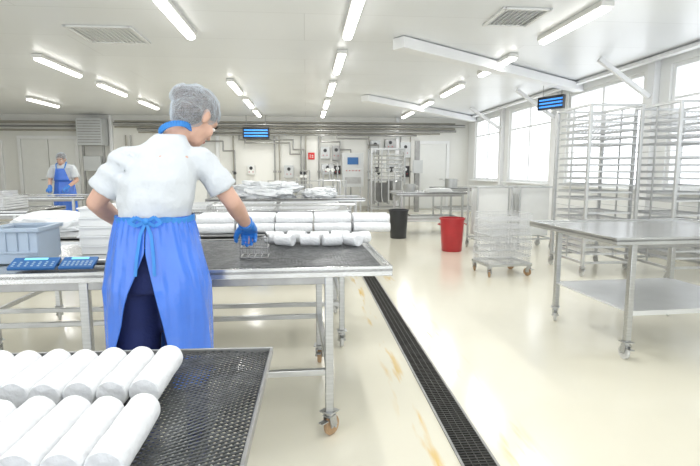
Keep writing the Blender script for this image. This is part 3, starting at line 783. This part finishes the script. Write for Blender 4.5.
for i,(xa,za,xb,zb) in enumerate([(-2.1,2.25,-.4,1.95),(-1.9,2.15,-.5,1.8),(.5,2.2,1.1,1.95),(1.0,2.3,2.0,2.1),(-4.4,2.2,-2.6,1.9)]):
    e=thing('stepped_pipe','pipe stepping down along the back wall','pipe',(0,RY-.2-.06*(i%2),0),0,'stepped wall pipes')
    MB().tube([(xa,0,2.4),(xa,0,za),(xb,0,za),(xb,0,zb),(xb+.35,0,zb),(xb+.35,0,0)],.024,10).obj('pipe_body',pipe_g,e)
    MB().lathe([(0,0),(.05,0),(.05,.02),(.015,.02),(.015,.06),(.045,.06),(.045,.08),(0,.08)],(xb+.35,-.02,1.2),12,Matrix.Rotation(math.pi/2,3,'X')).obj('valve',blackp,e)
e=thing('cooling_unit','grey air cooling unit with louvres on a floor stand','cooling unit',(-6.5,RY-.3,0))
MB().box((0,0,2.45),(.75,.5,.8)).obj('unit_body',cab_m,e,bevel=.01)
mb=MB()
for i in range(9): mb.box((0,-.255,2.13+i*.08),(.66,.012,.03))
mb.obj('unit_louvres',steel_d,e)
for x in(-.3,.3): MB().bar((x,0,0),(x,0,2.05),.06,.06).obj('leg',pipe_g,e)
MB().box((0,-.05,1.5),(.5,.25,.45)).obj('unit_box',cab_m,e,bevel=.01)
MB().box((0,-.05,.7),(.4,.25,.6)).obj('pump_box',steel_d,e,bevel=.01)
def zap(loc,rz,label,k=1):
    e=thing('insect_lamp',label,'insect lamp',loc,rz); e.scale=(k,k,k)
    mb=MB(); mb.box((0,.04,0),(.80,.03,.34)); mb.box((0,0,.165),(.8,.1,.02)); mb.box((0,0,-.165),(.8,.1,.02)); mb.box((-.4,0,0),(.02,.1,.34)); mb.box((.4,0,0),(.02,.1,.34)); mb.obj('lamp_case',blackp,e,bevel=.004)
    for z in(-.09,0,.09): MB().cyl((-.37,-.01,z),(.37,-.01,z),.022).obj('lamp_tube',blue_e,e)
    mb=MB()
    for i in range(13): mb.bar((-.36+i*.06,-.05,-.155),(-.36+i*.06,-.05,.155),.006,.004)
    mb.obj('guard_grille',blackp,e)
    for s in(-1,1): MB().cyl((s*.3,.03,.17),(s*.3,.03,(3.0-loc[2])/k-.003),.008).obj('hanger',steel_d,e)
    return e
zap((-1.55,RY-.34,2.45),0,'black insect killer lamp with glowing blue tubes on hangers')
zap((4.92,9.9,2.64),-math.radians(66),'insect killer lamp with blue tubes hung near the windows',.75)
e=thing('control_cabinet','grey control cabinet with small screen and buttons','control cabinet',(1.45,15.7,0))
MB().box((0,0,1.30),(.66,.25,1.05)).obj('cabinet_body',cab_m,e,bevel=.008)
MB().box((0,-.128,1.58),(.34,.012,.22)).obj('screen',panel_b,e)
mb=MB()
for i in range(5): mb.cyl((-.2+i*.1,-.125,1.28),(-.2+i*.1,-.145,1.28),.018)
mb.obj('buttons',red_m,e)
MB().box((0,-.13,.98),(.5,.012,.2)).obj('vent_panel',steel_d,e)
for x in(-.25,.25): MB().bar((x,0,0),(x,0,.78),.05,.05).obj('leg',steel,e)
for i,(x,z,ww,hh,mt,lb) in enumerate([(.62,1.85,.30,.38,cab_m,'grey wall control box with dial'),(.98,1.85,.26,.46,steel_d,'steel wall control box with dial'),(.70,1.32,.40,.34,steel,'steel wall control box with dial'),(1.02,1.3,.2,.28,blackp,'black wall control box with dial'),(2.25,2.05,.32,.4,cab_m,'grey wall control box with dial'),(2.75,2.12,.36,.34,steel_d,'steel wall control box with dial'),(3.25,1.95,.34,.5,cab_m,'grey wall control box with dial'),(3.25,1.25,.28,.36,blackp,'black wall control box with dial'),(-.55,1.25,.3,.4,cab_m,'grey wall control box with dial'),(-1.75,1.3,.22,.3,whitep,'white wall dispenser box'),(-.35,.7,.26,.3,steel_d,'steel wall control box with dial')]):
    e=thing('wall_box',lb,'control box',(x,RY-.09,z))
    MB().box((0,0,0),(ww,.15,hh)).obj('box_body',mt,e,bevel=.008)
    MB().lathe([(0,0),(.05,0),(.055,.012),(.05,.02),(0,.02)],(0,-.075,hh*.2),20,Matrix.Rotation(math.pi/2,3,'X')).obj('dial',blackp if mt is not blackp else whitep,e)
    mb=MB(); mb.box((-.06,-.08,-hh*.2),(.03,.012,.03)); mb.box((.06,-.08,-hh*.2),(.03,.012,.03)); mb.obj('switches',red_m,e)
e=thing('fire_sign','small square red fire equipment sign','sign',(.18,RY-.015,1.75))
MB().box((0,0,0),(.21,.012,.22)).obj('sign_plate',M('sign_red',(.7,.03,.03),.4),e)
mb=MB(); mb.box((-.04,-.008,0),(.02,.006,.11)); mb.box((.035,-.008,.02),(.05,.006,.03)); mb.box((.035,-.008,-.035),(.05,.006,.03)); mb.obj('sign_symbol',whitep,e)
e=thing('pasteuriser','stainless pasteuriser skid of looping pipes, valves and plates','pasteuriser',(2.45,15.3,0))
mb=MB()
for x in(-.5,.5):
    for y in(-.35,.35): mb.bar((x,y,0),(x,y,1.95),.05,.05)
for z in(.15,1.0,1.93):
    for s in(-1,1): mb.bar((-.5,s*.35,z),(.5,s*.35,z),.04,.04); mb.bar((s*.5,-.35,z),(s*.5,.35,z),.04,.04)
mb.obj('skid_frame',steel,e)
MB().box((.25,.28,1.5),(.4,.08,.6)).obj('control_panel',cab_m,e,bevel=.005)
mb=MB()
for i in range(14): mb.box((-.36+i*.028,-.1,.62),(.012,.36,.6))
mb.box((-.4,-.1,.62),(.03,.42,.7)); mb.box((.05,-.1,.62),(.03,.42,.7)); mb.obj('plate_pack',steel_d,e)
mb=MB()
for i in range(6):
    z=1.12+i*.12; mb.tube([(-.45,-.38-.02*i,z),(.42,-.38-.02*i,z),(.46,-.38-.02*i,z+.06),(.42,-.38-.02*i,z+.12)],.022,8)
for i in range(5): mb.tube([(-.4+i*.2,-.42,1.9),(-.4+i*.2,-.42,.4+.1*i),(-.3+i*.15,-.42,.3)],.018,8)
mb.obj('pipe_loops',steel,e)
for i in range(4):
    MB().lathe([(0,0),(.05,0),(.05,.03),(.02,.03),(.02,.1),(.06,.1),(.06,.14),(0,.14)],(-.35+i*.22,-.45,1.25+.1*(i%2)),12).obj('valve',cab_m if i%2 else blackp,e)
MB().lathe([(0,.35),(.2,.38),(.22,.45),(.22,.95),(.15,1.02),(0,1.05)],(.27,.05,0),20).obj('balance_tank',steel,e)
def pump(x,y,sc):
    e=thing('pump_skid','low stainless pump skid with gauges and bent pipes','pump skid',(x,y,0)); e.scale=(sc,sc,sc)
    mb=MB()
    for x in(-.32,.32):
        for y in(-.2,.2): mb.bar((x,y,0),(x,y,1.0),.04,.04)
    for z in(.12,.6,1.0):
        for s in(-1,1): mb.bar((-.32,s*.2,z),(.32,s*.2,z),.03,.03); mb.bar((s*.32,-.2,z),(s*.32,.2,z),.03,.03)
    mb.obj('skid_frame',steel,e)
    R90=Matrix.Rotation(math.pi/2,3,'Y')
    for z in(.25,.72): MB().lathe([(0,-.2),(.08,-.2),(.1,-.17),(.1,.05),(.06,.07),(.06,.12),(.13,.13),(.13,.19),(0,.2)],(0,0,z),20,R90).obj('pump',cab_m,e)
    mb=MB(); mb.tube([(.1,-.05,.82),(.1,-.05,1.3),(-.2,-.05,1.3),(-.2,-.05,.3)],.025); mb.tube([(.25,.05,.3),(.25,.05,1.5),(0,.05,1.5),(0,.05,1.0)],.02); mb.obj('pipe_loops',steel,e)
    for x in(-.05,.1): MB().lathe([(0,0),(.055,0),(.06,.01),(.055,.03),(0,.03)],(x,-.07,1.3),18,Matrix.Rotation(math.pi/2,3,'X')).obj('gauge',whitep,e)
pump(.72,15.5,1.0); pump(-.1,15.6,.85)
e=thing('vertical_duct','dark vertical service duct with junction boxes','service duct',(3.45,15.5,0))
MB().box((0,0,1.1),(.14,.14,2.2)).obj('duct_body',steel_d,e,bevel=.005)
MB().box((0,-.11,1.4),(.3,.1,.4)).obj('junction_box',cab_m,e,bevel=.005)
e=thing('electrical_cabinet','white double-door electrical cabinet against the wall','cabinet',(-3.5,16.0,0))
MB().box((0,0,.925),(.9,.4,1.85)).obj('cabinet_body',cab_m,e,bevel=.01)
for s in(-1,1):
    k=MB().box((s*.225,-.21,.97),(.43,.02,1.7)).obj('door',door_m,e,bevel=.004); MB().box((s*.05,-.23,1.0),(.02,.02,.16)).obj('handle',steel_d,k)
e=thing('washbasin_unit','stainless hand washing basin on a pedestal','sink',(-4.7,16.1,0))
MB().lathe([(0,.8),(.2,.82),(.25,.95),(.27,.95),(.22,.79),(0,.77)]).obj('basin',steel,e)
MB().box((0,.1,.39),(.3,.25,.77)).obj('pedestal',steel_d,e,bevel=.01)
MB().tube([(0,.3,.95),(0,.3,1.25),(0,.1,1.25),(0,.08,1.15)],.015).obj('tap',steel,e)
# ---------------------------------------------------------------- world, camera
wd=bpy.data.worlds.new('World'); S.world=wd; wd.use_nodes=True
bg=wd.node_tree.nodes['Background']; bg.inputs[0].default_value=(.92,.96,1,1); bg.inputs[1].default_value=2.5
cam=bpy.data.cameras.new('Camera'); co=bpy.data.objects.new('Camera',cam); COL.objects.link(co); S.camera=co
cam.sensor_width=36; cam.lens=500/700*36; cam.clip_start=.05; cam.clip_end=100
co.location=(0,0,1.30); co.rotation_euler=(math.radians(90-7.18),0,math.radians(-4.99))
S.view_settings.view_transform='Standard'
S.view_settings.look='None'
